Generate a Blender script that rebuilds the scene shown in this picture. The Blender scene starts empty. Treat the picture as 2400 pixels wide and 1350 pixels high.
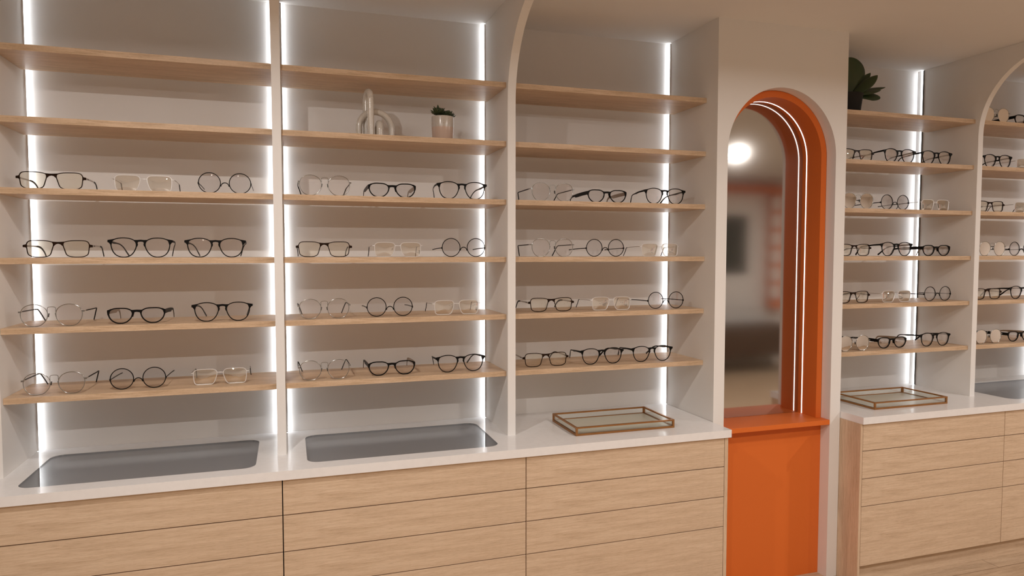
import bpy, bmesh, math, random
from mathutils import Vector, Matrix
random.seed(7)
PI = math.pi
sc = bpy.context.scene
COL = sc.collection

# ------------------------------------------------------------------ measures (metres)
XA, XBL, XBR, XC, XCR, XK, XKR, XKI, XKL = -0.943, -0.0496, -0.0171, 0.8762, 0.9108, 1.8408, 2.5619, 2.5015, 1.8975
XE, XER, XG, XGR = 3.4949, 3.5289, 4.463, 4.497
YF, YS, YSB, YC, YD, YK, YO, YP = 2.77, 2.7892, 3.078, 2.5583, 2.5718, 2.7024, 2.762, 2.6113
YW1, YW2 = 3.127, 3.155
ZT, ZC, TC, TS = 2.646, 0.8241, 0.0334, 0.0215
ZS = {1: 2.3082, 2: 2.0652, 3: 1.8224, 4: 1.5816, 5: 1.3391, 6: 1.0964}
ZD = [0.6588, 0.5248, 0.3905, 0.0992]

# ------------------------------------------------------------------ materials
def new_mat(name):
    m = bpy.data.materials.new(name); m.use_nodes = True
    nt = m.node_tree; b = nt.nodes['Principled BSDF']
    return m, nt, b

def flat(name, col, rough=0.5, metal=0.0, spec=0.5, vary=0.03, scale=3.0):
    """paint-like material with faint procedural mottling"""
    m, nt, b = new_mat(name)
    tc = nt.nodes.new('ShaderNodeTexCoord')
    n = nt.nodes.new('ShaderNodeTexNoise'); n.inputs['Scale'].default_value = scale; n.inputs['Detail'].default_value = 4
    r = nt.nodes.new('ShaderNodeValToRGB')
    r.color_ramp.elements[0].position = 0.3; r.color_ramp.elements[1].position = 0.7
    r.color_ramp.elements[0].color = tuple(c * (1 - vary) for c in col) + (1,)
    r.color_ramp.elements[1].color = tuple(min(1, c * (1 + vary)) for c in col) + (1,)
    nt.links.new(tc.outputs['Object'], n.inputs['Vector'])
    nt.links.new(n.outputs['Fac'], r.inputs['Fac'])
    nt.links.new(r.outputs['Color'], b.inputs['Base Color'])
    b.inputs['Roughness'].default_value = rough
    b.inputs['Metallic'].default_value = metal
    b.inputs['Specular IOR Level'].default_value = spec
    return m

def wood(name, c_dark, c_mid, c_light, axis='X', rough=0.45, k=1.0, fine=1.0, fiber=0.25):
    m, nt, b = new_mat(name)
    L = nt.links.new
    tc = nt.nodes.new('ShaderNodeTexCoord')
    def mapping(sx, sy, sz, off=(0, 0, 0)):
        mp = nt.nodes.new('ShaderNodeMapping')
        s = {'X': (sx, sy, sz), 'Z': (sy, sz, sx), 'Y': (sz, sx, sy)}[axis]
        mp.inputs['Scale'].default_value = s; mp.inputs['Location'].default_value = off
        L(tc.outputs['Object'], mp.inputs['Vector']); return mp
    def noise(mp, scale, det, dist=0.0):
        n = nt.nodes.new('ShaderNodeTexNoise'); n.inputs['Scale'].default_value = scale
        n.inputs['Detail'].default_value = det; n.inputs['Distortion'].default_value = dist
        n.inputs['Roughness'].default_value = 0.62
        L(mp.outputs['Vector'], n.inputs['Vector']); return n
    n1 = noise(mapping(.75 * k, 6 * k, 6 * k, (3.1, 1.7, 0.4)), 1.6, 6, 2.2)      # broad cathedral bands
    n2 = noise(mapping(3.2 * fine, 75 * fine, 75 * fine), 1.7, 8, 0.9)              # fibres
    n3 = noise(mapping(16 * fine, 330 * fine, 330 * fine, (5, 2, 1)), 2.0, 3, 0.0)  # pores
    r1 = nt.nodes.new('ShaderNodeValToRGB')
    r1.color_ramp.elements[0].position = 0.32; r1.color_ramp.elements[1].position = 0.68
    r1.color_ramp.elements[0].color = c_dark + (1,); r1.color_ramp.elements[1].color = c_light + (1,)
    e = r1.color_ramp.elements.new(0.5); e.color = c_mid + (1,)
    L(n1.outputs['Fac'], r1.inputs['Fac'])
    def overlay(prev, n, lo, hi, amt, dark):
        r = nt.nodes.new('ShaderNodeValToRGB')
        r.color_ramp.elements[0].position = lo; r.color_ramp.elements[1].position = hi
        r.color_ramp.elements[0].color = (dark, dark * .94, dark * .86, 1); r.color_ramp.elements[1].color = (1.06, 1.06, 1.06, 1)
        L(n.outputs['Fac'], r.inputs['Fac'])
        mx = nt.nodes.new('ShaderNodeMixRGB'); mx.blend_type = 'MULTIPLY'; mx.inputs['Fac'].default_value = amt
        L(prev, mx.inputs['Color1']); L(r.outputs['Color'], mx.inputs['Color2']); return mx.outputs['Color']
    c = overlay(r1.outputs['Color'], n2, 0.35, 0.62, 0.62, 1 - fiber)
    c = overlay(c, n3, 0.36, 0.5, 0.6, 1 - fiber)
    L(c, b.inputs['Base Color'])
    b.inputs['Roughness'].default_value = rough; b.inputs['Specular IOR Level'].default_value = .3
    bp = nt.nodes.new('ShaderNodeBump'); bp.inputs['Strength'].default_value = 0.06; bp.inputs['Distance'].default_value = 0.001
    L(n2.outputs['Fac'], bp.inputs['Height']); L(bp.outputs['Normal'], b.inputs['Normal'])
    return m

def clear(name, tint, refl, rough=0.0, fresnel=True, gl_col=(1, 1, 1), gain=.6):
    """thin pane: tinted see-through film plus a surface reflection"""
    m = bpy.data.materials.new(name); m.use_nodes = True
    nt = m.node_tree; nt.nodes.clear(); L = nt.links.new
    out = nt.nodes.new('ShaderNodeOutputMaterial')
    t = nt.nodes.new('ShaderNodeBsdfTransparent'); t.inputs['Color'].default_value = tint + (1,)
    g = nt.nodes.new('ShaderNodeBsdfGlossy'); g.inputs['Roughness'].default_value = rough; g.inputs['Color'].default_value = gl_col + (1,)
    mx = nt.nodes.new('ShaderNodeMixShader')
    if fresnel:
        lw = nt.nodes.new('ShaderNodeLayerWeight'); lw.inputs['Blend'].default_value = 0.35
        mr = nt.nodes.new('ShaderNodeMapRange'); mr.inputs['To Min'].default_value = refl; mr.inputs['To Max'].default_value = min(1, refl + gain)
        L(lw.outputs['Fresnel'], mr.inputs['Value']); L(mr.outputs['Result'], mx.inputs['Fac'])
    else:
        mx.inputs['Fac'].default_value = refl
    L(t.outputs['BSDF'], mx.inputs[1]); L(g.outputs['BSDF'], mx.inputs[2]); L(mx.outputs['Shader'], out.inputs['Surface'])
    return m

def glow(name, col, strength):
    m = bpy.data.materials.new(name); m.use_nodes = True
    nt = m.node_tree; b = nt.nodes['Principled BSDF']
    b.inputs['Base Color'].default_value = (.9, .9, .9, 1)
    b.inputs['Emission Color'].default_value = col + (1,); b.inputs['Emission Strength'].default_value = strength
    return m

def speckle(name, base, spot, rough, split=None, low=None):
    """speckled glaze; optional lower dipped band in object Z"""
    m, nt, b = new_mat(name); L = nt.links.new
    tc = nt.nodes.new('ShaderNodeTexCoord')
    v = nt.nodes.new('ShaderNodeTexNoise'); v.inputs['Scale'].default_value = 620; v.inputs['Detail'].default_value = 2
    L(tc.outputs['Object'], v.inputs['Vector'])
    r = nt.nodes.new('ShaderNodeValToRGB'); r.color_ramp.elements[0].position = 0.33; r.color_ramp.elements[1].position = 0.42
    r.color_ramp.elements[0].color = spot + (1,); r.color_ramp.elements[1].color = base + (1,)
    L(v.outputs['Fac'], r.inputs['Fac'])
    col = r.outputs['Color']
    if split is not None:
        sx = nt.nodes.new('ShaderNodeSeparateXYZ'); L(tc.outputs['Object'], sx.inputs['Vector'])
        n2 = nt.nodes.new('ShaderNodeTexNoise'); n2.inputs['Scale'].default_value = 60; L(tc.outputs['Object'], n2.inputs['Vector'])
        ad = nt.nodes.new('ShaderNodeMath'); ad.operation = 'MULTIPLY_ADD'; ad.inputs[1].default_value = 0.006; 
        L(n2.outputs['Fac'], ad.inputs[0]); L(sx.outputs['Z'], ad.inputs[2])
        gt = nt.nodes.new('ShaderNodeMapRange'); gt.inputs['From Min'].default_value = split; gt.inputs['From Max'].default_value = split + 0.004
        L(ad.outputs['Value'], gt.inputs['Value'])
        mx = nt.nodes.new('ShaderNodeMixRGB'); mx.inputs['Color1'].default_value = low + (1,)
        L(gt.outputs['Result'], mx.inputs['Fac']); L(col, mx.inputs['Color2']); col = mx.outputs['Color']
    L(col, b.inputs['Base Color']); b.inputs['Roughness'].default_value = rough
    return m

def leafmat(name, c1, c2, rim):
    m, nt, b = new_mat(name); L = nt.links.new
    tc = nt.nodes.new('ShaderNodeTexCoord')
    n = nt.nodes.new('ShaderNodeTexNoise'); n.inputs['Scale'].default_value = 14; n.inputs['Detail'].default_value = 4
    L(tc.outputs['Object'], n.inputs['Vector'])
    r = nt.nodes.new('ShaderNodeValToRGB'); r.color_ramp.elements[0].position = .35; r.color_ramp.elements[1].position = .7
    r.color_ramp.elements[0].color = c1 + (1,); r.color_ramp.elements[1].color = c2 + (1,)
    e = r.color_ramp.elements.new(.85); e.color = rim + (1,)
    L(n.outputs['Fac'], r.inputs['Fac']); L(r.outputs['Color'], b.inputs['Base Color'])
    b.inputs['Roughness'].default_value = .5
    return m

M = {}
M['white'] = flat('white_lacquer', (.80, .785, .765), .5, vary=.012)
M['wallw'] = flat('white_wall_paint', (.80, .785, .765), .7, vary=.012)
M['counter'] = flat('white_worktop', (.82, .82, .825), .16, vary=.02, scale=40)
M['ceil'] = flat('ceiling_paint', (.78, .765, .745), .85, vary=.015)
M['oak'] = wood('light_oak', (.575, .44, .315), (.645, .50, .362), (.68, .54, .40), fiber=.17)
M['oakv'] = wood('light_oak_upright', (.56, .42, .30), (.65, .50, .36), (.71, .56, .42), axis='Z', fiber=.17)
M['oaks'] = wood('shelf_oak', (.54, .385, .25), (.64, .47, .32), (.70, .53, .375), k=1.6, fine=2.2, fiber=.26)
M['floor'] = wood('oak_flooring', (.50, .37, .25), (.61, .46, .325), (.69, .545, .39), fiber=.3)
M['orange'] = flat('orange_lacquer', (.70, .16, .026), .5, spec=.3, vary=.01)
M['dark'] = flat('dark_recess', (.02, .017, .014), .8)
M['led'] = glow('led_diffuser', (.96, 1, 1.05), 5.5)
M['ledwall'] = glow('led_emitter', (.96, 1, 1.05), 15.0)
M['ledsoft'] = glow('niche_led_diffuser', (1, .99, .98), 2.6)
M['ledhousing'] = flat('led_channel', (.12, .11, .10), .5)
M['well'] = flat('grey_felt_tray', (.36, .375, .40), .5, vary=.02)
M['paneclear'] = clear('well_cover_glass', (.97, .975, .98), .02, gain=.3)
M['mirror'] = flat('aged_mirror', (.60, .59, .57), .08, metal=1.0, vary=.02)
M['brass'] = flat('antique_brass', (.42, .20, .07), .38, metal=.85, vary=.08, scale=30)
M['trayglass'] = flat('tray_mirror_base', (.54, .535, .455), .25, vary=.02)
M['traypane'] = clear('tray_side_glass', (.97, .98, .96), .02)
M['black'] = flat('black_acetate', (.007, .0065, .006), .4, spec=.09, vary=.1)
M['blackwire'] = flat('black_wire', (.005, .005, .005), .4, spec=.12, vary=.1)
M['tort'] = flat('dark_tortoise', (.018, .008, .004), .35, spec=.09, vary=.5, scale=120)
M['silver'] = flat('silver_metal', (.36, .365, .355), .22, metal=1.0, vary=.02)
M['bright'] = flat('bright_silver', (.90, .90, .90), .34, metal=.45, vary=.02)
M['steel'] = flat('brushed_steel', (.50, .47, .45), .35, metal=.6, vary=.05)
M['tan'] = flat('tan_acetate', (.32, .24, .17), .4)
M['tip'] = flat('black_tip', (.006, .006, .007), .4, spec=.12)
M['pad'] = flat('nose_pad', (.02, .02, .02), .35)
M['lens'] = clear('clear_lens', (.965, .95, .945), .015)
M['lenst'] = clear('amber_lens', (.975, .96, .92), .03)
M['lensg'] = clear('grey_lens', (.925, .92, .925), .015)
M['lensm'] = clear('flash_lens', (.98, .965, .93), .23, gl_col=(1, .97, .93))
M['lensmm'] = clear('mirror_lens', (.8, .75, .7), .93, fresnel=False, gl_col=(1, .92, .84))
M['glaze'] = speckle('speckled_glaze', (.60, .56, .50), (.33, .29, .25), .16)
M['potglaze'] = speckle('dipped_pot', (.54, .50, .45), (.34, .27, .21), .2, split=.060, low=(.56, .42, .34))
M['blackpot'] = flat('black_planter', (.02, .019, .018), .6, spec=.2)
M['soil'] = flat('potting_soil', (.03, .02, .012), .9, vary=.4, scale=200)
M['succ'] = leafmat('succulent_leaf', (.02, .035, .012), (.045, .06, .018), (.07, .07, .02))
M['paddle'] = leafmat('paddle_leaf', (.025, .055, .014), (.045, .062, .018), (.06, .024, .012))
M['bench'] = flat('brown_leather', (.09, .05, .03), .5, vary=.1)
M['pic'] = flat('dark_print', (.04, .045, .035), .4, vary=.6, scale=6)
M['picframe'] = flat('black_picture_frame', (.02, .02, .02), .4)
M['lamp'] = glow('lamp_lens', (1, .8, .62), 6.0)

# ------------------------------------------------------------------ object helpers
def link(name, me, mat, parent=None, loc=None, smooth=False, angle=None):
    o = bpy.data.objects.new(name, me); COL.objects.link(o)
    if isinstance(mat, (list, tuple)):
        for x in mat: me.materials.append(x)
    elif mat: me.materials.append(mat)
    if parent: o.parent = parent
    if loc is not None: o.location = loc
    if smooth:
        for p in me.polygons: p.use_smooth = True
        if angle: me.set_sharp_from_angle(angle=angle)
    return o

def from_bm(name, bm, mat, parent=None, loc=None, smooth=False, angle=None):
    bmesh.ops.recalc_face_normals(bm, faces=bm.faces)
    me = bpy.data.meshes.new(name); bm.to_mesh(me); bm.free()
    return link(name, me, mat, parent, loc, smooth, angle)

def tag(o, label=None, cat=None, group=None, kind=None):
    if label: o['label'] = label
    if cat: o['category'] = cat
    if group: o['group'] = group
    if kind: o['kind'] = kind
    return o

def empty(name, loc, label, cat, group=None):
    o = bpy.data.objects.new(name, None); COL.objects.link(o); o.location = loc
    o.empty_display_size = .05
    return tag(o, label, cat, group)

def dup(root, loc, label):
    r = root.copy(); COL.objects.link(r); r.location = loc; r['label'] = label
    for ch in list(root.children):
        c = ch.copy(); COL.objects.link(c); c.parent = r
        for g in list(ch.children):
            e = g.copy(); COL.objects.link(e); e.parent = c
    return r

def box(bm, x0, x1, y0, y1, z0, z1, mi=0):
    vs = [bm.verts.new(p) for p in ((x0, y0, z0), (x1, y0, z0), (x1, y1, z0), (x0, y1, z0), (x0, y0, z1), (x1, y0, z1), (x1, y1, z1), (x0, y1, z1))]
    for f in ((0, 3, 2, 1), (4, 5, 6, 7), (0, 1, 5, 4), (1, 2, 6, 5), (2, 3, 7, 6), (3, 0, 4, 7)):
        fc = bm.faces.new([vs[i] for i in f]); fc.material_index = mi
    return vs

def boxbm(x0, x1, y0, y1, z0, z1, bevel=0.0):
    bm = bmesh.new(); box(bm, x0, x1, y0, y1, z0, z1)
    if bevel: bmesh.ops.bevel(bm, geom=list(bm.edges), offset=bevel, segments=2, profile=.7, affect='EDGES')
    return bm

def boxobj(name, x0, x1, y0, y1, z0, z1, mat, parent=None, bevel=0.0, center=True):
    """box given in the parent's frame; its own origin sits at its centre"""
    c = Vector(((x0 + x1) / 2, (y0 + y1) / 2, (z0 + z1) / 2)) if center else Vector((0, 0, 0))
    bm = boxbm(x0 - c.x, x1 - c.x, y0 - c.y, y1 - c.y, z0 - c.z, z1 - c.z, bevel)
    return from_bm(name, bm, mat, parent, c)

def prism(bm, pts, axis, a, b, mi=0):
    """extrude polygon pts (2D) between a and b along axis. axis Y: pts=(x,z); X: pts=(y,z); Z: pts=(x,y)"""
    def P(p, t):
        return {'Y': (p[0], t, p[1]), 'X': (t, p[0], p[1]), 'Z': (p[0], p[1], t)}[axis]
    va = [bm.verts.new(P(p, a)) for p in pts]; vb = [bm.verts.new(P(p, b)) for p in pts]
    n = len(pts)
    f = bm.faces.new(va); f.material_index = mi; f = bm.faces.new(vb[::-1]); f.material_index = mi
    for i in range(n):
        f = bm.faces.new((va[i], vb[i], vb[(i + 1) % n], va[(i + 1) % n])); f.material_index = mi

def catmull(pts, closed, sub):
    P = [Vector(p) for p in pts]; n = len(P); out = []
    rng = range(n) if closed else range(n - 1)
    for i in rng:
        if closed: p0, p1, p2, p3 = P[(i - 1) % n], P[i], P[(i + 1) % n], P[(i + 2) % n]
        else: p0, p1, p2, p3 = P[max(i - 1, 0)], P[i], P[i + 1], P[min(i + 2, n - 1)]
        for k in range(sub):
            t = k / sub; t2 = t * t; t3 = t2 * t
            out.append(0.5 * ((2 * p1) + (-p0 + p2) * t + (2 * p0 - 5 * p1 + 4 * p2 - p3) * t2 + (-p0 + 3 * p1 - 3 * p2 + p3) * t3))
    if not closed: out.append(P[-1].copy())
    return out

def sweep(bm, path, ref, a, b, closed=False, seg=8, power=2.0, mi=0):
    """sweep a superellipse: half size b along ref, half size a across; a, b floats or per-point lists"""
    n = len(path); ref = Vector(ref).normalized(); rings = []
    for i, p in enumerate(path):
        t = (path[(i + 1) % n] - path[i - 1]) if closed else (path[min(i + 1, n - 1)] - path[max(i - 1, 0)])
        t.normalize()
        r = (ref - t * ref.dot(t)).normalized(); s = t.cross(r)
        aa = a[i] if isinstance(a, (list, tuple)) else a; bb = b[i] if isinstance(b, (list, tuple)) else b
        ring = []
        for k in range(seg):
            th = 2 * PI * (k + .5) / seg; c, sn = math.cos(th), math.sin(th)
            q = 2.0 / power
            ring.append(bm.verts.new(p + r * (bb * math.copysign(abs(c) ** q, c)) + s * (aa * math.copysign(abs(sn) ** q, sn))))
        rings.append(ring)
    m = n if closed else n - 1
    for i in range(m):
        A, B = rings[i], rings[(i + 1) % n]
        for k in range(seg):
            f = bm.faces.new((A[k], A[(k + 1) % seg], B[(k + 1) % seg], B[k])); f.material_index = mi
    if not closed:
        f = bm.faces.new(rings[0][::-1]); f.material_index = mi
        f = bm.faces.new(rings[-1]); f.material_index = mi

def lathe(bm, prof, seg=32, cx=0, cy=0, mi=0):
    """revolve (r,z) profile round Z; ends with r=0 are closed"""
    rings = []
    for r, z in prof:
        if r < 1e-6: rings.append([bm.verts.new((cx, cy, z))])
        else: rings.append([bm.verts.new((cx + r * math.cos(2 * PI * k / seg), cy + r * math.sin(2 * PI * k / seg), z)) for k in range(seg)])
    for A, B in zip(rings, rings[1:]):
        for k in range(seg):
            k2 = (k + 1) % seg
            if len(A) == 1 and len(B) == 1: continue
            if len(A) == 1: f = bm.faces.new((A[0], B[k], B[k2]))
            elif len(B) == 1: f = bm.faces.new((A[k], A[k2], B[0]))
            else: f = bm.faces.new((A[k], A[k2], B[k2], B[k]))
            f.material_index = mi

def struct(o, label=None):
    o['kind'] = 'structure'
    if label: o['label'] = label
    return o

# ------------------------------------------------------------------ room shell
RX0, RX1, RY0 = -3.2, 8.6, -2.6
struct(boxobj('floor', RX0, RX1, RY0, 3.4, -.1, 0, M['floor'], center=False))
def floor_boards():
    # narrow dark joints between boards, laid as grooves in a procedural mask
    m = M['floor']; nt = m.node_tree; L = nt.links.new
    b = nt.nodes['Principled BSDF']; src = b.inputs['Base Color'].links[0].from_socket
    tc = nt.nodes.new('ShaderNodeTexCoord')
    br = nt.nodes.new('ShaderNodeTexBrick'); br.offset = .37
    br.inputs['Color1'].default_value = (1, 1, 1, 1); br.inputs['Color2'].default_value = (.86, .84, .82, 1); br.inputs['Mortar'].default_value = (.35, .3, .26, 1)
    br.inputs['Scale'].default_value = 1; br.inputs['Mortar Size'].default_value = .0016
    br.inputs['Brick Width'].default_value = 1.3; br.inputs['Row Height'].default_value = .14
    L(tc.outputs['Object'], br.inputs['Vector'])
    mx = nt.nodes.new('ShaderNodeMixRGB'); mx.blend_type = 'MULTIPLY'; mx.inputs['Fac'].default_value = 1
    L(src, mx.inputs['Color1']); L(br.outputs['Color'], mx.inputs['Color2']); L(mx.outputs['Color'], b.inputs['Base Color'])
floor_boards()
struct(boxobj('ceiling', RX0, RX1, RY0, 3.4, ZT, ZT + .1, M['ceil'], center=False))
bm = bmesh.new()
prism(bm, [(RX0, YW1), (2.2, YW1), (2.2, YW2), (RX1, YW2), (RX1, 3.4), (RX0, 3.4)], 'Z', 0, ZT)
struct(from_bm('wall_back', bm, M['wallw']))
struct(boxobj('wall_left', RX0 - .1, RX0, RY0, 3.4, 0, ZT, M['wallw'], center=False))
struct(boxobj('wall_right', RX1, RX1 + .1, RY0, 3.4, 0, ZT, M['wallw'], center=False))
struct(boxobj('wall_front', RX0, RX1, RY0 - .1, RY0, 0, ZT, M['wallw'], center=False))

# column with an arched opening: one slab with an n-shaped front plus two cheeks
ZA = 2.06; RA = (XKI - XKL) / 2; XM = (XKI + XKL) / 2
def arch_pts(r, z0, n=40):
    return [(XM + r, z0)] + [(XM + r * math.cos(PI * i / n), ZA + r * math.sin(PI * i / n)) for i in range(n + 1)] + [(XM - r, z0)]
def arch_frame(bm, outer, inner, y0, y1):
    """outer and inner: open polylines with equal counts, bridged into a solid ring between y0 and y1"""
    L = []
    for y in (y0, y1):
        L.append([[bm.verts.new((p[0], y, p[1])) for p in outer], [bm.verts.new((p[0], y, p[1])) for p in inner]])
    n = len(outer)
    for i in range(n - 1):
        bm.faces.new((L[0][0][i], L[0][0][i + 1], L[0][1][i + 1], L[0][1][i]))
        bm.faces.new((L[1][0][i], L[1][1][i], L[1][1][i + 1], L[1][0][i + 1]))
        bm.faces.new((L[0][0][i], L[1][0][i], L[1][0][i + 1], L[0][0][i + 1]))
        bm.faces.new((L[0][1][i], L[0][1][i + 1], L[1][1][i + 1], L[1][1][i]))
    for i in (0, n - 1):
        bm.faces.new((L[0][0][i], L[0][1][i], L[1][1][i], L[1][0][i]))
def rect_around(n=40):
    """rectangle points matched to arch_pts(n): right side up, across the top, left side down"""
    out = [(XKR, 0.0)]
    for i in range(n + 1):
        a = PI * i / n; c, s = math.cos(a), math.sin(a)
        hw, hh = (XKR - XK) / 2, ZT - ZA; xc = (XK + XKR) / 2
        k = min(hw / abs(c) if abs(c) > 1e-9 else 1e9, hh / s if s > 1e-9 else 1e9)
        out.append((xc + c * k, ZA + s * k))
    # keep the true corners
    for cx in (XKR, XK):
        j = min(range(1, len(out)), key=lambda q: (out[q][0] - cx) ** 2 + (out[q][1] - ZT) ** 2); out[j] = (cx, ZT)
    out.append((XK, 0.0)); return out
bm = bmesh.new()
arch_frame(bm, rect_around(), arch_pts(RA, 0.0), YK, YO)
box(bm, XK, XK + .018, YO, YW1, 0, ZT); box(bm, XKR - .018, XKR, YO, YW2, 0, ZT)
struct(from_bm('wall_column', bm, M['white']), 'white column with a tall arched opening')

# ------------------------------------------------------------------ orange mirror niche
RI = .27
niche = empty('arched_mirror', (XM, YO, .7852), 'tall arched mirror in an orange niche edged by a thin light line', 'mirror')
def N(name, bm, mat, **k):
    bmesh.ops.translate(bm, verts=bm.verts, vec=(-XM, -YO, -.7852)); return from_bm(name, bm, mat, niche, **k)
bm = bmesh.new(); arch_frame(bm, arch_pts(RA - .001, .7856), arch_pts(RI, .7856), YO, YO + .014); N('surround', bm, M['orange'])
bm = bmesh.new(); arch_frame(bm, arch_pts(RI + .012, .7856), arch_pts(RI, .7856), YO + .014, 2.898); N('lining', bm, M['orange'], smooth=True, angle=.6)
bm = bmesh.new(); prism(bm, arch_pts(RI + .012, .7856), 'Y', 2.898, 2.912); N('back_panel', bm, M['orange'])
bm = bmesh.new(); prism(bm, arch_pts(RI - .0006, .7860), 'Y', 2.8895, 2.8975); N('mirror_glass', bm, M['mirror'])
bm = bmesh.new(); arch_frame(bm, arch_pts(RI + .001, .7866), arch_pts(RI - .0014, .7866), 2.8612 - .0024, 2.8612 + .0024); N('light_line', bm, M['ledsoft'])
sill = boxobj('sill_shelf', XKL + .0008, XKI - .0008, YK - .001, 2.8975, .7625, .7852, M['orange'], bevel=.0012)
tag(sill, 'orange ledge under the arched mirror', 'shelf')
lp = boxobj('lower_panel', XKL - .03, XKI + .03, YO + .0005, YO + .02, 0.0005, .762, M['orange'])
tag(lp, 'plain orange panel below the mirror ledge, reaching the floor', 'panel')

# ------------------------------------------------------------------ upright divider panels with a curved front at the top
def panel_profile(yb):
    pts = [(yb, ZC), (YF, ZC)]
    z0, r = 2.225, .37
    for i in range(0, 19):
        a = (PI / 2) * i / 18
        pts.append((YF - r * (1 - math.cos(a)), z0 + r * math.sin(a)))
    pts += [(2.25, 2.595), (2.25, ZT - .0005), (yb, ZT - .0005)]
    return pts
def divider(x0, x1, yb, label):
    bm = bmesh.new(); prism(bm, [(y - YF, z - ZC) for y, z in panel_profile(yb)], 'X', 0, x1 - x0)
    o = from_bm('divider_panel', bm, M['white'], None, (x0, YF, ZC)); o.name = 'divider_panel'
    return tag(o, label, 'panel', 'white upright divider panels')
divider(XA - .034, XA, YW1 - .0005, 'white upright panel at the left edge, left end of the shelving')
divider(XBL, XBR, YW1 - .0005, 'white upright panel between the two display wells of the left counter')
divider(XC, XCR, YW1 - .0005, 'white upright panel standing just left of the brass tray by the mirror')
divider(XE, XER, YW2 - .0005, 'white upright panel with curved top, right of the orange mirror niche')
divider(XG, XGR, YW2 - .0005, 'white upright panel ending the shelving at the far right')

# ------------------------------------------------------------------ shelves
ORD = {1: 'top', 2: 'second', 3: 'third', 4: 'fourth', 5: 'fifth', 6: 'lowest'}
BAYS = {1: ('far left bay', XA, XBL), 2: ('second bay', XBR, XC), 3: ('bay left of orange niche', XCR, XK),
        4: ('bay right of orange niche', XKR, XE), 5: ('bay at right edge', XER, XG)}
shelf_me = {}
for b, (bn, x0, x1) in BAYS.items():
    for k in ZS:
        w = round(x1 - x0 - .0012, 4)
        if w not in shelf_me:
            bm = boxbm(-w / 2, w / 2, YS, YSB, -TS, 0, .0008)
            bmesh.ops.translate(bm, verts=bm.verts, vec=(0, -YS, 0))
            bmesh.ops.recalc_face_normals(bm, faces=bm.faces)
            me = bpy.data.meshes.new('shelf_board'); bm.to_mesh(me); bm.free(); me.materials.append(M['oaks']); shelf_me[w] = me
        o = bpy.data.objects.new('shelf_board', shelf_me[w]); COL.objects.link(o)
        o.location = ((x0 + x1) / 2, YS, ZS[k])
        tag(o, '%s oak shelf board in the %s' % (ORD[k], bn), 'shelf', 'oak shelf boards')

# ------------------------------------------------------------------ LED strips in the back corners
def led(x, side, y, label):
    """x = face of the upright, side = +1 when the upright lies to the right"""
    t = empty('led_strip', (x, y, ZC), label, 'light', 'vertical led strips')
    h = ZT - ZC - .002
    s = -side
    xs = sorted((0, s * .0045)); 
    boxobj('diffuser', xs[0], xs[1], -.004, .0038, .001, h, M['led'], t)
    boxobj('emitter', xs[0], xs[1], .0038, .0048, .001, h, M['ledwall'], t)
    xs = sorted((0, s * .0055)); boxobj('channel', xs[0], xs[1], -.0055 if y < 3.118 else -.0095, -.004, .001, h, M['white'] if y < 3.118 else M['ledhousing'], t)
led(XA, -1, 3.113, 'white vertical light strip in the left corner of the far left bay')
led(XBL, 1, 3.113, 'white vertical light strip in the right corner of the far left bay')
led(XBR, -1, 3.113, 'white vertical light strip in the left corner of the second bay')
led(XC, 1, 3.113, 'white vertical light strip in the right corner of the second bay')
led(XK, 1, 3.113, 'white vertical light strip in the back corner beside the orange niche column')
led(XE, 1, 3.120, 'white vertical light strip in the corner beyond the potted plant')
led(XG, 1, 3.120, 'white vertical light strip in the bay at right edge')

# ------------------------------------------------------------------ worktops with cut-outs and display wells
def rrect(x0, x1, y0, y1, r, n=8):
    out = []
    for cx, cy, a0 in ((x1 - r, y0 + r, -PI / 2), (x1 - r, y1 - r, 0), (x0 + r, y1 - r, PI / 2), (x0 + r, y0 + r, PI)):
        for i in range(n + 1):
            a = a0 + (PI / 2) * i / n; out.append((cx + r * math.cos(a), cy + r * math.sin(a)))
    return out
WELLS = [(-.868, -.1235, 2.632, 3.032), (.0565, .801, 2.632, 3.032), (3.634, 4.376, 2.637, 3.045)]
def worktop(name, outer, holes, label):
    bm = bmesh.new(); es = []
    for loop in [outer] + holes:
        vs = [bm.verts.new((p[0], p[1], ZC)) for p in loop]
        for i in range(len(vs)): es.append(bm.edges.new((vs[i], vs[(i + 1) % len(vs)])))
    bmesh.ops.triangle_fill(bm, use_beauty=True, use_dissolve=False, edges=es)
    r = bmesh.ops.extrude_face_region(bm, geom=list(bm.faces))
    bmesh.ops.translate(bm, verts=[v for v in r['geom'] if isinstance(v, bmesh.types.BMVert)], vec=(0, 0, -TC))
    o = from_bm(name, bm, M['counter'])
    return tag(o, label, 'worktop')
worktop('worktop', [(XA - .034, YC), (1.8385, YC), (1.8385, YW1 - .001), (XA - .034, YW1 - .001)], [rrect(*w, .045) for w in WELLS[:2]], 'long white worktop with two grey display wells, left of the orange niche')
worktop('worktop', [(2.5645, YC), (XGR, YC), (XGR, YW2 - .001), (2.5645, YW2 - .001)], [rrect(*WELLS[2], .045)], 'white worktop right of the orange niche carrying a brass tray')
WL = ['grey glass-covered display well in the worktop of the far left bay', 'grey glass-covered display well in the worktop of the second bay', 'grey glass-covered display well in the worktop at right edge']
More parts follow.
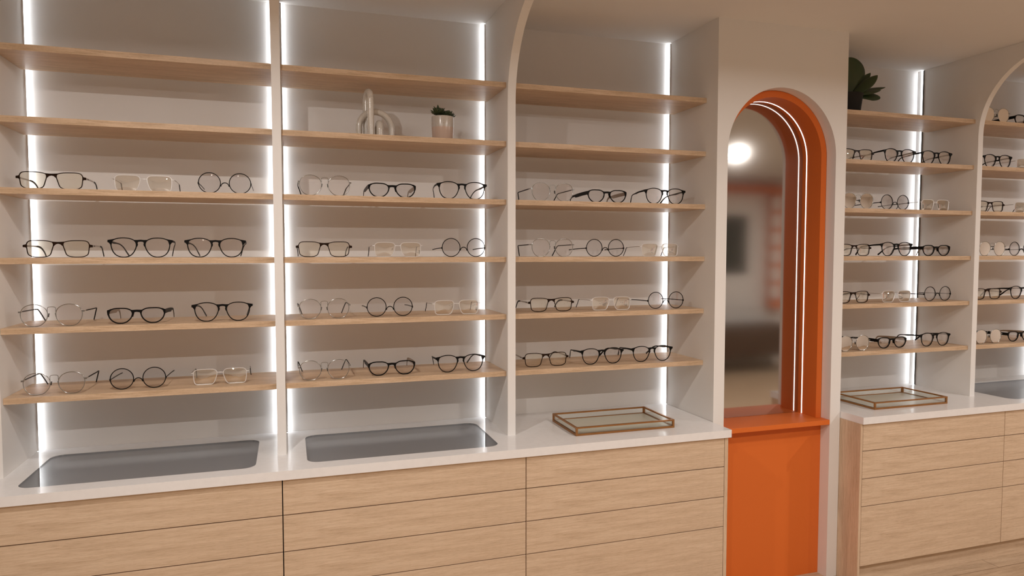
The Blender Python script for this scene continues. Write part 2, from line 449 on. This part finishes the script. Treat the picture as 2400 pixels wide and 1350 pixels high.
for w, lab in zip(WELLS, WL):
    cx, cy = (w[0] + w[1]) / 2, (w[2] + w[3]) / 2
    t = empty('display_well', (cx, cy, ZC - .056), lab, 'display well', 'display wells in the worktops')
    W = (w[0] + .0004 - cx, w[1] - .0004 - cx, w[2] + .0004 - cy, w[3] - .0004 - cy)
    bm = bmesh.new(); n = 8; loops = []
    prof = [(0, .0555), (0, .030), (.004, .018), (.012, .008), (.022, .003), (.034, .0015)]
    for inset, z in prof:
        loops.append([bm.verts.new((p[0], p[1], z)) for p in rrect(W[0] + inset, W[1] - inset, W[2] + inset, W[3] - inset, max(.045 - inset, .011))])
    for A, B in zip(loops, loops[1:]):
        for i in range(len(A)): bm.faces.new((A[i], A[(i + 1) % len(A)], B[(i + 1) % len(A)], B[i]))
    bm.faces.new(loops[-1])
    me_o = from_bm('basin', bm, M['well'], t, smooth=True, angle=.7)
    bm = bmesh.new(); prism(bm, rrect(W[0], W[1], W[2], W[3], .045), 'Z', .0515, .0555); from_bm('glass_cover', bm, M['paneclear'], t)

# ------------------------------------------------------------------ drawer cabinets
def cabinet(x0, x1, label, end=None):
    t = empty('drawer_cabinet', ((x0 + x1) / 2, YD, 0), label, 'cabinet', 'oak drawer cabinets')
    ox, oy = (x0 + x1) / 2, YD
    zt = ZC - TC - .0005
    boxobj('carcass', x0 - ox + .001, x1 - ox - .001, .019, .5, .09, .70, M['dark'], t); boxobj('front_rail', x0 - ox + .001, x1 - ox - .001, .019, .04, .70, zt - .002, M['dark'], t)
    tops = [zt - .002] + ZD[:3]; g = .0018
    for i in range(4):
        boxobj('drawer', x0 - ox + g, x1 - ox - g, 0, .018, ZD[i] + g, tops[i] - g, M['oak'], t, bevel=.0005)
    boxobj('plinth', x0 - ox, x1 - ox, YP - oy, YP - oy + .018, .0005, .0985, M['oak'], t)
    if end == 'R': boxobj('end_panel', x1 - ox + .0004, 1.8309 - ox, 0, .5, .0005, zt, M['oakv'], t, bevel=.0005)
    if end == 'L': boxobj('end_panel', 2.5630 - ox, x0 - ox - .0004, 0, .5, .0005, zt, M['oakv'], t, bevel=.0005)
cabinet(-.977, -.0319, 'oak drawer cabinet under the worktop at the left edge')
cabinet(-.0319, .8899, 'oak drawer cabinet in the middle of the left run, below the second display well')
cabinet(.8899, 1.8134, 'oak drawer cabinet directly left of the orange panel', 'R')
cabinet(2.5768, 3.4933, 'oak drawer cabinet directly right of the white column', 'L')
cabinet(3.4933, XGR, 'oak drawer cabinet at the right edge, partly out of view')

# ------------------------------------------------------------------ brass trays
def tray(loc, label):
    t = empty('glass_tray', loc, label, 'tray', 'brass and glass trays')
    W, D, H, r = .2362, .138, .037, .0042
    bm = bmesh.new()
    for z0, z1 in ((.0004, .0085), (H - .0062, H)):
        k = r * 2
        box(bm, -W, W, -D, -D + k, z0, z1); box(bm, -W, W, D - k, D, z0, z1)
        box(bm, -W, -W + k, -D + k, D - k, z0, z1); box(bm, W - k, W, -D + k, D - k, z0, z1)
    for sx in (-1, 1):
        for sy in (-1, 1):
            xs = sorted((sx * W, sx * (W - r * 2))); ys = sorted((sy * D, sy * (D - r * 2)))
            box(bm, xs[0], xs[1], ys[0], ys[1], .0085, H - .0062)
    from_bm('frame', bm, M['brass'], t)
    boxobj('base_plate', -W + .0073, W - .0073, -D + .0073, D - .0073, .003, .0065, M['trayglass'], t)
    for sy in (-1, 1): boxobj('side_pane', -W + .0075, W - .0075, sy * (D - .0036) - .0008, sy * (D - .0036) + .0008, .0085, H - .0062, M['traypane'], t)
    for sx in (-1, 1): boxobj('side_pane', sx * (W - .0036) - .0008, sx * (W - .0036) + .0008, -D + .0075, D - .0075, .0085, H - .0062, M['traypane'], t)
    return t
t1 = tray((1.3832, 2.807, ZC), 'brass framed glass tray on the worktop left of the orange niche')
dup(t1, (2.980, 2.807, ZC), 'brass framed glass tray on the worktop right of the orange niche')

# ------------------------------------------------------------------ ceramic arch sculpture
s = empty('ceramic_sculpture', (.345, 2.885, ZS[2]), 'speckled cream ceramic sculpture of three looping arches', 'sculpture')
def arch_tube(name, x, y, r, hw, top, plane, lean=0.0):
    bm = bmesh.new(); pts = []
    zc = max(top - r - hw * 1.02, .03)
    hz = top - r - zc
    for z in (0.0, zc * .5): pts.append((-hw, z))
    for i in range(0, 25):
        a = PI - PI * i / 24; pts.append((hw * math.cos(a), zc + hz * math.sin(a)))
    for z in (zc * .5, 0.0): pts.append((hw, z))
    P = [Vector((x + p[0], y, p[1])) if plane == 'XZ' else Vector((x + lean * p[0], y + p[0], p[1])) for p in pts]
    sweep(bm, catmull(P, False, 2), (0, 1, 0) if plane == 'XZ' else (1, 0, 0), r, r, seg=16)
    return from_bm(name, bm, M['glaze'], s, smooth=True, angle=1.2)
arch_tube('tall_arch', -.0258, .0, .0132, .034, .198, 'YZ', -.16)
arch_tube('wide_arch', .0035, .012, .0125, .066, .121, 'XZ')
arch_tube('small_arch', .0165, -.002, .0140, .030, .073, 'YZ')

# ------------------------------------------------------------------ small potted succulents
def leaf(bm, base, direc, up, L, W, T, bend=0.0, n=7, shape=None):
    d = Vector(direc).normalized(); u = Vector(up); u = (u - d * u.dot(d)).normalized(); sd = d.cross(u)
    rings = []
    for i in range(n + 1):
        t = 1 - (1 - i / n) ** 1.7 if shape else i / n
        w = shape(t) if shape else (math.sin(PI * (t * .86 + .1)) ** .8)
        c = Vector(base) + d * (L * t) + u * (bend * L * t * t)
        hw, ht = max(W * w, .0004), max(T * (.35 + .65 * w) * (1 - .6 * t ** 6), .0003)
        rings.append([bm.verts.new(c + sd * (hw * math.cos(a)) + u * (ht * math.sin(a))) for a in [2 * PI * k / 8 for k in range(8)]])
    for A, B in zip(rings, rings[1:]):
        for k in range(8): bm.faces.new((A[k], A[(k + 1) % 8], B[(k + 1) % 8], B[k]))
    bm.faces.new(rings[0][::-1]); bm.faces.new(rings[-1])
p = empty('potted_succulent', (.6285, 2.895, ZS[2]), 'small dark succulent in a cream and pink glazed pot', 'plant')
bm = bmesh.new()
lathe(bm, [(0, .0005), (.036, .0005), (.041, .003), (.0435, .010), (.0462, .060), (.0468, .100), (.0462, .1035), (.0445, .1035), (.0438, .096), (0, .096)], 40)
from_bm('pot', bm, M['potglaze'], p, smooth=True, angle=.8)
rng = random.Random(3)
for cx, cy, cz, n, big in ((-.019, -.004, .124, 34, 1.0), (.021, .004, .113, 34, 1.08)):
    bm = bmesh.new()
    for i in range(n):
        a = i * 2.39996; e = .02 + 1.2 * (i / n) ** 1.25
        d = (math.cos(a) * math.cos(e), math.sin(a) * math.cos(e), math.sin(e) + .16)
        leaf(bm, (cx + .004 * math.cos(a), cy + .004 * math.sin(a), cz - .012 + .006 * i / n), d, (0, 0, 1), big * (.034 - .015 * i / n) * rng.uniform(.85, 1.15), .0088, .0036, .22)
    if cx < 0:
        for d in ((.95, -.35, .62), (-.8, -.5, .75), (-.2, -.6, .9)): leaf(bm, (cx, cy, cz - .006), d, (0, 0, 1), .036, .0055, .0028, .1)
    lathe(bm, [(0, .094), (.008, .094), (.006, cz - .004), (0, cz)], 8, cx, cy)
    from_bm('rosette', bm, M['succ'], p, smooth=True)

# ------------------------------------------------------------------ paddle plant in a black planter
pp = empty('paddle_plant', (2.757, 2.92, ZS[1]), 'dark green paddle-leaf plant in a black pot beside the white column', 'plant')
bm = bmesh.new()
lathe(bm, [(0, .0005), (.066, .0005), (.0685, .004), (.080, .098), (.082, .100), (.082, .104), (.077, .104), (.075, .092), (0, .090)], 40)
from_bm('pot', bm, M['blackpot'], pp, smooth=True, angle=.8)
bm = bmesh.new(); lathe(bm, [(0, .0905), (.0745, .0905), (.072, .093), (0, .096)], 24); from_bm('soil', bm, M['soil'], pp)
def pad(t): return (.24 + .76 * (t / .64) ** 1.25) if t < .64 else math.sqrt(max(0, 1 - ((t - .64) / .36) ** 2))
def slim(t): return (.34 + .66 * math.sin(PI / 2 * t / .6)) if t < .6 else max(0, 1 - ((t - .6) / .4) ** 2) ** .8
LV = [((.0, -.005, .09), (.15, -.10, 1), (0, -1, .1), .205, .086, .006, -.05, pad),
      ((.02, .01, .09), (.80, .02, .80), (-.6, -.75, .3), .218, .022, .006, -.06, slim),
      ((.022, -.01, .09), (.86, -.08, .66), (-.45, -.75, .5), .195, .028, .006, .04, slim),
      ((.012, -.02, .10), (1, -.1, .18), (-.1, -.45, .9), .180, .026, .007, .02, slim),
      ((.014, .0, .105), (1, .05, .27), (-.2, -.42, .9), .268, .024, .007, -.03, slim),
      ((.03, -.01, .098), (1, -.12, .03), (0, -.85, .5), .168, .026, .006, -.02, pad),
      ((-.02, .0, .09), (-.6, -.15, 1), (.6, -.5, .5), .19, .06, .006, -.1, pad),
      ((-.02, .02, .10), (-.9, .2, .45), (.2, -.4, 1), .17, .04, .006, .0, pad),
      ((.0, .03, .09), (.0, .5, 1), (0, -1, .3), .17, .05, .006, .1, pad)]
for base, d, up, L_, W_, T_, be, shp in LV:
    bm = bmesh.new(); leaf(bm, base, d, up, L_, W_, T_, be, 26, shp); from_bm('leaf', bm, M['paddle'], pp, smooth=True)

# ------------------------------------------------------------------ eyeglasses
mm = .001
def XZ(pts, y=0.0): return [Vector((p[0] * mm, y, p[1] * mm)) for p in pts]
def mirx(pts): return [(-p[0], p[1]) for p in pts]

RIM = {
 'T1': [(-60, 61), (-42.8, 60.4), (-28.7, 58.4), (-18.6, 55), (-15.2, 49), (-15.6, 41), (-19.2, 28.7), (-23.3, 15.2), (-27.8, 8.2), (-37.1, 3.9), (-48, 2.1), (-60.5, 1.8), (-73.8, 2.6), (-83.4, 5.4), (-91, 10.4), (-94.2, 17.5), (-96.4, 33), (-97.4, 44.4), (-95.2, 52.4), (-89, 58.4), (-77.2, 60.7)],
 'T2': [(-53, 59.3), (-35, 59), (-21.1, 57.2), (-13.4, 51.5), (-11.4, 44), (-12.6, 34), (-16.4, 21.5), (-21.5, 9.5), (-29.6, 2.2), (-40, 1.2), (-56, 1.2), (-70, 1.2), (-82.5, 2.0), (-89.6, 7), (-92.2, 17), (-93.7, 30), (-93.9, 42), (-92.4, 50.6), (-84.5, 57), (-70, 59)],
 'T5': [(-52.2, 71.6), (-36, 69.3), (-22.6, 63.3), (-15.9, 54.5), (-14.4, 45.5), (-16.2, 34.8), (-23.5, 19.2), (-34.2, 7.6), (-47.5, 2), (-58, 1.4), (-68, 2.9), (-80.8, 9.4), (-89.8, 20.8), (-94.8, 34.5), (-96.6, 49), (-92.6, 60.4), (-83.5, 66.9), (-68.9, 70.8)],
 'T6': [(-53, 56.8), (-34, 55.6), (-20.2, 49.6), (-14.8, 41), (-15, 31.5), (-20.6, 18.8), (-31.5, 8), (-43.5, 2.7), (-54, 1.9), (-65.2, 3.2), (-78, 9.8), (-87.5, 20.8), (-91.8, 33.5), (-90.2, 45.6), (-80, 53.9), (-67, 56.6)]}
RIM['T4'] = [(-54.2, 78.2), (-38, 75.6), (-23.5, 67.6), (-15.2, 56), (-12.7, 43), (-16.5, 24), (-31, 7.2), (-43, 2.2), (-55, .95), (-67, 2.4), (-79.8, 8.6), (-91, 24.5), (-94.9, 42), (-92.6, 56), (-85.2, 67.8), (-71, 75.8)]
RIM['T3'] = [(-53.6 + 38.2 * math.cos(a), 39.4 + 37.9 * math.sin(a)) for a in [2 * PI * i / 24 for i in range(24)]]

def lens_bm(pts, y, bulge, thick):
    bm = bmesh.new(); n = len(pts)
    cx = sum(p.x for p in pts) / n; cz = sum(p.z for p in pts) / n
    def layer(dy):
        c = bm.verts.new((cx, y - bulge + dy, cz)); rings = []
        for k in range(1, 7):
            f = k / 6; rings.append([bm.verts.new((cx + (p.x - cx) * f, y - bulge * (1 - f * f) + dy, cz + (p.z - cz) * f)) for p in pts])
        for i in range(n): bm.faces.new((c, rings[0][i], rings[0][(i + 1) % n]))
        for A, B in zip(rings, rings[1:]):
            for i in range(n): bm.faces.new((A[i], B[i], B[(i + 1) % n], A[(i + 1) % n]))
        return rings[-1]
    A = layer(0); B = layer(thick)
    for i in range(n): bm.faces.new((A[i], A[(i + 1) % n], B[(i + 1) % n], B[i]))
    return bm

SPEC = {  # rim half width, rim half depth, superellipse, frame material, lens material, lens bulge
 'T1': (1.55, 2.0, 3.0, 'tort', 'lenst', .003), 'T2': (1.4, 1.4, 2.0, 'bright', 'lensm', .005),
 'T3': (1.65, 1.6, 2.0, 'blackwire', 'lensg', .0015), 'T4': (1.3, 1.2, 2.0, 'silver', 'lens', .002),
 'T4m': (1.3, 1.2, 2.0, 'silver', 'lensmm', .0008),
 'T5': (1.8, 2.2, 3.0, 'black', 'lens', .003), 'T6': (2.2, 2.4, 3.0, 'black', 'lensg', .003)}
YFRONT = {'T1': 2.85, 'T2': 2.85, 'T3': 2.845, 'T4': 2.82, 'T4m': 2.82, 'T5': 2.837, 'T6': 2.844}

def temple(t, name, pts, a, b, mat, side, parent=None, sub=6, power=2.6, seg=8, mats=None):
    """pts: (inward, y, z) in mm from the hinge x; a: half height, b: half thickness (mm, scalar or list)"""
    P = catmull([Vector((p[0] * mm * -side, p[1] * mm, p[2] * mm)) for p in pts], False, sub)
    def ex(v):
        if not isinstance(v, (list, tuple)): return v * mm
        out = []
        for i in range(len(v) - 1):
            for k in range(sub): out.append((v[i] + (v[i + 1] - v[i]) * k / sub) * mm)
        return out + [v[-1] * mm]
    bm = bmesh.new(); sweep(bm, P, (1, 0, 0), ex(a), ex(b), seg=seg, power=power)
    return from_bm(name, bm, M[mat] if mats is None else mats, parent or t, smooth=True, angle=.9)

def make_glasses(kind, label, group):
    base = 'T4' if kind == 'T4m' else kind
    names = {'T1': 'rectangular_glasses', 'T2': 'wire_rectangular_glasses', 'T3': 'round_wire_glasses', 'T4': 'round_metal_glasses', 'T5': 'keyhole_glasses', 'T6': 'oval_glasses'}
    t = empty(names[base], (0, 0, 0), label, 'glasses', group)
    rw, rd, pw, fm, lm, bulge = SPEC[kind]
    rim = RIM[base]
    bm = bmesh.new()
    for pts in (rim, mirx(rim)[::-1]):
        loop = catmull(XZ(pts), True, 4)
        sweep(bm, loop, (0, 1, 0), rw * mm, rd * mm, closed=True, seg=8, power=pw)
    def plate(pts, d, mi=0):
        prism(bm, [(p[0] * mm, p[1] * mm) for p in pts], 'Y', -d * mm, d * mm, mi)
    if base == 'T1':
        plate([(-20, 57.4), (-9, 56.4), (0, 56), (9, 56.4), (20, 57.4), (14.5, 50), (13.6, 41), (11.5, 43.5), (7, 47.6), (0, 49.4), (-7, 47.6), (-11.5, 43.5), (-13.6, 41), (-14.5, 50)], 2)
        for sg in (-1, 1): plate([(sg * 96, 48.5), (sg * 101, 46.6), (sg * 108, 45), (sg * 108, 37), (sg * 100, 36.4), (sg * 96.5, 33)], 2)
    if base == 'T5':
        plate([(-24, 64.6), (-12, 64.2), (0, 65.4), (12, 64.2), (24, 64.6), (16.5, 55), (15, 45), (15.5, 38), (11.6, 40), (9.0, 47.5), (10.4, 52.8), (8.4, 57), (0, 58.2), (-8.4, 57), (-10.4, 52.8), (-9.0, 47.5), (-11.6, 40), (-15.5, 38), (-15, 45), (-16.5, 55)], 2.2)
        for sg in (-1, 1): plate([(sg * 84, 68.2), (sg * 95, 66), (sg * 107, 64), (sg * 107.5, 56), (sg * 104, 54.6), (sg * 99.5, 49), (sg * 96, 41), (sg * 94, 50), (sg * 91, 60)], 2.2)
    if base == 'T6':
        plate([(-22, 51.5), (-14, 50.2), (0, 51), (14, 50.2), (22, 51.5), (15.5, 43), (15.4, 36), (11.2, 41), (0, 42.9), (-11.2, 41), (-15.4, 36), (-15.5, 43)], 2.4)
        for sg in (-1, 1): plate([(sg * 76, 56.6), (sg * 86, 54.6), (sg * 96, 50), (sg * 96.5, 44), (sg * 95, 34), (sg * 91.5, 27), (sg * 90, 38), (sg * 86, 50)], 2.4)
    if base == 'T2':
        sweep(bm, catmull([Vector((-11.4 * mm, 0, 45.7 * mm)), Vector((0, -.0025, 46.2 * mm)), Vector((11.4 * mm, 0, 45.7 * mm))], False, 6), (0, 1, 0), 1.3 * mm, 1.2 * mm, seg=8)
        for sg in (-1, 1): sweep(bm, [Vector((sg * 93 * mm, 0, 45.8 * mm)), Vector((sg * 99 * mm, 0, 46 * mm)), Vector((sg * 103 * mm, .003, 46 * mm))], (0, 1, 0), 1.5 * mm, 1.3 * mm, seg=8)
    if base == 'T4':
        B = [(-12.8, 52), (-12.9, 60), (-11.9, 66.4), (-7.5, 68.9), (0, 69.6), (7.5, 68.9), (11.9, 66.4), (12.9, 60), (12.8, 52)]
        sweep(bm, catmull(XZ(B, -.001), False, 4), (0, 1, 0), .9 * mm, .9 * mm, seg=8)
        for sg in (-1, 1): box(bm, *sorted((sg * 92.5 * mm, sg * 101 * mm)), -.002, .004, 50 * mm, 55 * mm)
    if base == 'T3':
        B = [(-14.6, 26.4), (-13.4, 31), (-10.2, 36.4), (-5.4, 39.6), (0, 40.7), (5.4, 39.6), (10.2, 36.4), (13.4, 31), (14.6, 26.4)]
        sweep(bm, catmull(XZ(B), False, 4), (0, 1, 0), 1.75 * mm, 1.75 * mm, seg=8)
        for sg in (-1, 1): box(bm, *sorted((sg * 90.5 * mm, sg * 94.5 * mm)), -.0016, .006, 33.5 * mm, 41.5 * mm)
    from_bm('frame', bm, M[fm], t, smooth=True, angle=.75)
    for pts in (rim, mirx(rim)[::-1]):
        loop = catmull(XZ(pts), True, 3)
        n = len(loop); cx = sum(p.x for p in loop) / n; cz = sum(p.z for p in loop) / n
        ins = []
        for p in loop:
            d = Vector((cx - p.x, 0, cz - p.z)); ins.append(p + d.normalized() * (rw * .55 * mm))
        lo = from_bm('lens', lens_bm(ins, .0004, bulge, .0011), M[lm], t, smooth=True, angle=.9)
    for sg in (-1, 1):
        if base == 'T1':
            tp = temple(t, 'temple', [(0, 1, 41), (0, 40, 41.6), (1, 90, 41.4), (3, 128, 40.6)], [3.9, 3.4, 2.9, 2.6], [1.1, .9, .8, .8], 'steel', sg)
            ti = temple(t, 'temple_tip', [(2.6, 122, 40.8), (4, 146, 39.4), (6, 170, 33), (8, 190, 20), (9, 206, 4.2)], [3.0, 3.6, 3.6, 3.8, 3.4], 1.7, 'tip', sg, parent=tp)
            for k, yy in enumerate((22, 28, 34)):
                bx = boxobj('mark', -.0013, .0013, (yy - 1.6) * mm, (yy + 1.6) * mm, 40.0 * mm, 43.2 * mm, M['tip'], tp)
        if base == 'T2':
            tp = temple(t, 'temple', [(0, 1, 46), (0, 40, 45.4), (0, 85, 44), (1, 132, 41)], 1.25, 1.0, 'steel', sg, power=2)
            ti = temple(t, 'temple_tip', [(1, 128, 41.6), (1.5, 138, 39.2), (1.5, 150, 22), (0.5, 166, 2.6)], 1.9, 1.6, 'tip', sg, parent=tp, power=2)
        if base == 'T3':
            tp = temple(t, 'temple', [(0, 2, 37.5), (0, 60, 36.5), (0, 130, 34.6), (0, 200, 31)], 2.1, 1.1, 'blackwire', sg)
        if base == 'T4':
            tp = temple(t, 'temple', [(0, 2, 52.5), (0, 15, 52.5), (0, 32, 52.3)], 2.2, 1.5, 'steel', sg)
            ti = temple(t, 'temple_tip', [(0, 28, 52.4), (0, 90, 51.4), (0, 140, 50.4), (1, 178, 49.4), (3.5, 188, 45), (9, 198, 30), (18, 212, 3.0)], [2.2, 2.2, 2.2, 2.3, 2.3, 2.4, 2.9], 2.1, 'tip', sg, parent=tp, power=2)
            pd = boxobj('nose_pad', -.0009, .0009, -.0022, .0022, -.0068, .0068, M['pad'], t, bevel=.0008)
            pd.location = (sg * 10.6 * mm, .0045, 39.5 * mm); pd.rotation_euler = (0, sg * -.16, sg * .30)
        if base == 'T5':
            tp = temple(t, 'temple', [(0, 0, 59.2), (0, 14, 59), (0, 50, 57.4), (2, 78, 54.4), (6, 108, 52.6), (11, 138, 48.6), (18, 160, 37), (24, 178, 20), (29, 194, 6)], [4.6, 4.3, 3.6, 4.2, 2.5, 2.6, 3.0, 4.0, 4.4], [1.6, 1.6, 1.4, 1.4, 1.4, 1.5, 1.6, 1.8, 1.6], 'black', sg)
        if base == 'T6':
            bm = bmesh.new()
            out = [(0, 51), (60, 50.2), (120, 47.6), (168, 43.6), (186, 40), (197, 30), (204, 16), (208, 2.4), (204.5, 2.4), (200, 15), (192, 27), (180, 33.5), (160, 35.4), (146, 36), (134, 31.5), (118, 31.6), (60, 34.6), (0, 35.4)]
            for (xa, xb, mi) in ((0, 1.5, 0), (-1.0, 0, 1)):
                q = sorted((sg * xa * mm, sg * xb * mm)); prism(bm, [(p[0] * mm, p[1] * mm) for p in out], 'X', q[0], q[1], mi)
            tp = from_bm('temple', bm, [M['black'], M['tan']], t)
            pd = boxobj('nose_pad', -.0016, .0016, -.004, .003, -.009, .009, M['black'], t, bevel=.001)
            pd.location = (sg * 13.2 * mm, .005, 33 * mm); pd.rotation_euler = (0, sg * -.3, sg * .3)
        hx = {'T1': 106, 'T2': 102.6, 'T3': 92.4, 'T4': 99, 'T5': 105.6, 'T6': 94.6}[base]
        tp.location = (sg * hx * mm, 0, 0)
    return t

LIST = [(1,3,'T1',-0.7922),(1,3,'T2',-0.4999),(1,3,'T3',-0.2228),(1,4,'T1',-0.7783),(1,4,'T5',-0.5125),(1,4,'T5',-0.2592),(1,5,'T4',-0.7971),(1,5,'T6',-0.5331),(1,5,'T5',-0.2401),(1,6,'T4',-0.7962),(1,6,'T3',-0.5342),(1,6,'T2',-0.2541),
(2,3,'T4',0.1415),(2,3,'T6',0.4075),(2,3,'T5',0.6966),(2,4,'T1',0.1375),(2,4,'T2',0.429),(2,4,'T3',0.7048),(2,5,'T4',0.133),(2,5,'T3',0.394),(2,5,'T2',0.6744),(2,6,'T4',0.1308),(2,6,'T6',0.3996),(2,6,'T5',0.6881),
(3,3,'T4',1.096),(3,3,'T6',1.367),(3,3,'T5',1.6561),(3,4,'T4',1.0964),(3,4,'T3',1.3603),(3,4,'T2',1.6404),(3,5,'T1',1.1029),(3,5,'T2',1.3945),(3,5,'T3',1.6727),(3,6,'T1',1.0777),(3,6,'T5',1.3441),(3,6,'T5',1.5983),
(4,2,'T1',2.7699),(4,2,'T5',3.0338),(4,2,'T5',3.286),(4,3,'T4m',2.7559),(4,3,'T3',3.0213),(4,3,'T2',3.3019),(4,4,'T1',2.7683),(4,4,'T5',3.0303),(4,4,'T6',3.3117),(4,5,'T1',2.7681),(4,5,'T2',3.0533),(4,5,'T3',3.3323),(4,6,'T4m',2.7531),(4,6,'T6',3.0263),(4,6,'T5',3.3145),
(5,1,'T4m',3.6822),(5,1,'T6',3.9477),(5,2,'T5',3.7262),(5,2,'T2',3.9833),(5,3,'T1',3.6987),(5,3,'T2',3.9801),(5,4,'T4m',3.6874),(5,4,'T3',3.9432),(5,5,'T1',3.6999),(5,5,'T5',3.9573),(5,6,'T4m',3.6825),(5,6,'T6',3.9567)]
LOOK = {'T1': 'dark brown rectangular glasses', 'T2': 'thin silver rectangular glasses', 'T3': 'thin black round glasses', 'T4': 'thin silver round glasses',
        'T4m': 'mirrored silver round glasses', 'T5': 'black keyhole-bridge glasses', 'T6': 'thick black oval glasses'}
GROUP = {'T1': 'dark rectangular glasses on the shelves', 'T2': 'silver rectangular glasses on the shelves', 'T3': 'black round glasses on the shelves',
         'T4': 'silver round glasses on the shelves', 'T4m': 'mirrored round glasses on the shelves', 'T5': 'keyhole glasses on the shelves', 'T6': 'oval glasses on the shelves'}
protos = {}
count = {}
for b, k, kind, x in LIST:
    i = count.get((b, k), 0); count[(b, k)] = i + 1
    lab = '%s, %s pair on %s shelf of %s' % (LOOK[kind], ('left', 'middle', 'right')[i], ORD[k], BAYS[b][0])
    loc = (x, YFRONT[kind], ZS[k] + .0002)
    if kind not in protos:
        g = make_glasses(kind, lab, GROUP[kind]); g.location = loc; protos[kind] = g
    else:
        dup(protos[kind], loc, lab)

# ------------------------------------------------------------------ the rest of the shop, seen only in reflections
af = empty('display_alcove', (5.95, RY0, 0), 'orange framed display alcove on the wall facing the shelves', 'alcove')
bm = bmesh.new()
for q in ((-.85, -.68, .8, 2.55), (.60, .84, .8, 2.55), (-.68, .60, 2.44, 2.55)): box(bm, q[0], q[1], .0005, .16, q[2], q[3])
from_bm('frame', bm, M['orange'], af)
boxobj('backing', -.68, .60, .0005, .02, .8, 2.44, M['white'], af)
bm = bmesh.new()
for k in range(6): box(bm, .56, .70, .1602, .20, .95 + k * .25, 1.14 + k * .25)  # white blocks stand in for the bright lit shelf strips in the mirror
from_bm('lit_shelf_standins', bm, M['white'], af)
for x, z, w, h, lab in ((5.85, 1.71, .70, .82, 'dark green print hanging inside the orange alcove'), (4.35, 1.15, .34, .5, 'dark portrait print on the facing wall'), (3.6, 1.1, .28, .4, 'small dark print beside the larger portrait print')):
    t = empty('wall_picture', (x, RY0 + (.0205 if x == 5.85 else .0005), z), lab, 'picture', 'prints on the facing wall')
    boxobj('picture_frame', -w / 2, w / 2, 0, .02, -h / 2, h / 2, M['picframe'], t); boxobj('print', -w / 2 + .02, w / 2 - .02, .02, .022, -h / 2 + .02, h / 2 - .02, M['pic'], t)
t = empty('bench', (5.7, RY0 + .40, 0), 'low brown leather bench by the facing wall', 'bench')
boxobj('seat', -.9, .9, -.3, .3, .22, .62, M['bench'], t, bevel=.02)
for sx in (-.82, .82):
    for sy in (-.24, .24): boxobj('leg', sx - .025, sx + .025, sy - .025, sy + .025, .0005, .22, M['picframe'], t)

# ------------------------------------------------------------------ ceiling lamps
def lamp(x, y, power, lab, dia=.028, drop=.075):
    t = empty('ceiling_light', (x, y, ZT), lab, 'light', 'ceiling spotlights')
    bm = bmesh.new(); lathe(bm, [(.048, -.0005), (.062, -.0005), (.060, -.006), (.046, -.006), (.046, -.0005)], 32); from_bm('trim_ring', bm, M['white'], t, smooth=True, angle=.6)
    bm = bmesh.new(); lathe(bm, [(.030, -.0005), (.040, -.0005), (.040, -drop - .002), (.036, -drop - .002), (.036, -drop + .004), (0, -drop + .004)], 32); from_bm('can', bm, M['white'], t, smooth=True, angle=.6)
    ld = bpy.data.lights.new('lamp', 'AREA'); ld.shape = 'DISK'; ld.size = dia; ld.energy = power; ld.color = (1, .93, .878)
    o = bpy.data.objects.new('lamp', ld); COL.objects.link(o); o.parent = t; o.location = (0, 0, -drop)
PA, PN = 24, 15.5
DN = .13
lamp(-.45, -.05, PA, 'round ceiling light far in front of the far left bay')
lamp(1.87, -.05, PA, 'round ceiling light far in front of the bay left of orange niche')
lamp(4.2, -.05, PA * .6, 'round ceiling light reflected at the top of the arched mirror')
lamp(-.39, 1.54, PN * 1.22, 'round ceiling light close in front of the far left bay', drop=DN)
lamp(1.81, 1.07, PN, 'round ceiling light close in front of the orange niche', drop=DN)
lamp(4.3, 1.20, PN * 1.35, 'round ceiling light close in front of the bay at right edge', drop=DN)
lamp(6.6, -.4, PA * 1.5, 'added unseen ceiling light brightening the far right wall mirrored in the lenses')  # added lamp, brightens the far right wall that the mirrored lenses reflect

w = bpy.data.worlds.new('World'); sc.world = w; w.use_nodes = True
w.node_tree.nodes['Background'].inputs['Color'].default_value = (.9, .75, .6, 1)
w.node_tree.nodes['Background'].inputs['Strength'].default_value = .2

# ------------------------------------------------------------------ camera and view
cam = bpy.data.cameras.new('Camera'); co = bpy.data.objects.new('Camera', cam); COL.objects.link(co)
cam.sensor_fit = 'HORIZONTAL'; cam.sensor_width = 36; cam.lens = 1623.61 / 2400 * 36; cam.clip_start = .02
yaw, pitch, roll = .31249, .05113, -.00037
fwd = Vector((math.sin(yaw) * math.cos(pitch), math.cos(yaw) * math.cos(pitch), -math.sin(pitch)))
q = fwd.to_track_quat('-Z', 'Y')
co.rotation_mode = 'QUATERNION'; co.rotation_quaternion = q; co.location = (0, 0, 1.6)
sc.camera = co
sc.view_settings.view_transform = 'Standard'; sc.view_settings.look = 'None'; sc.view_settings.gamma = 1; sc.view_settings.exposure = 0.0
sc.view_settings.use_curve_mapping = False
sc.cycles.use_denoising = True
sc.cycles.caustics_reflective = False; sc.cycles.caustics_refractive = False
sc.cycles.max_bounces = 10; sc.cycles.diffuse_bounces = 6; sc.cycles.glossy_bounces = 5; sc.cycles.transparent_max_bounces = 24
sc.cycles.sample_clamp_indirect = 6.0
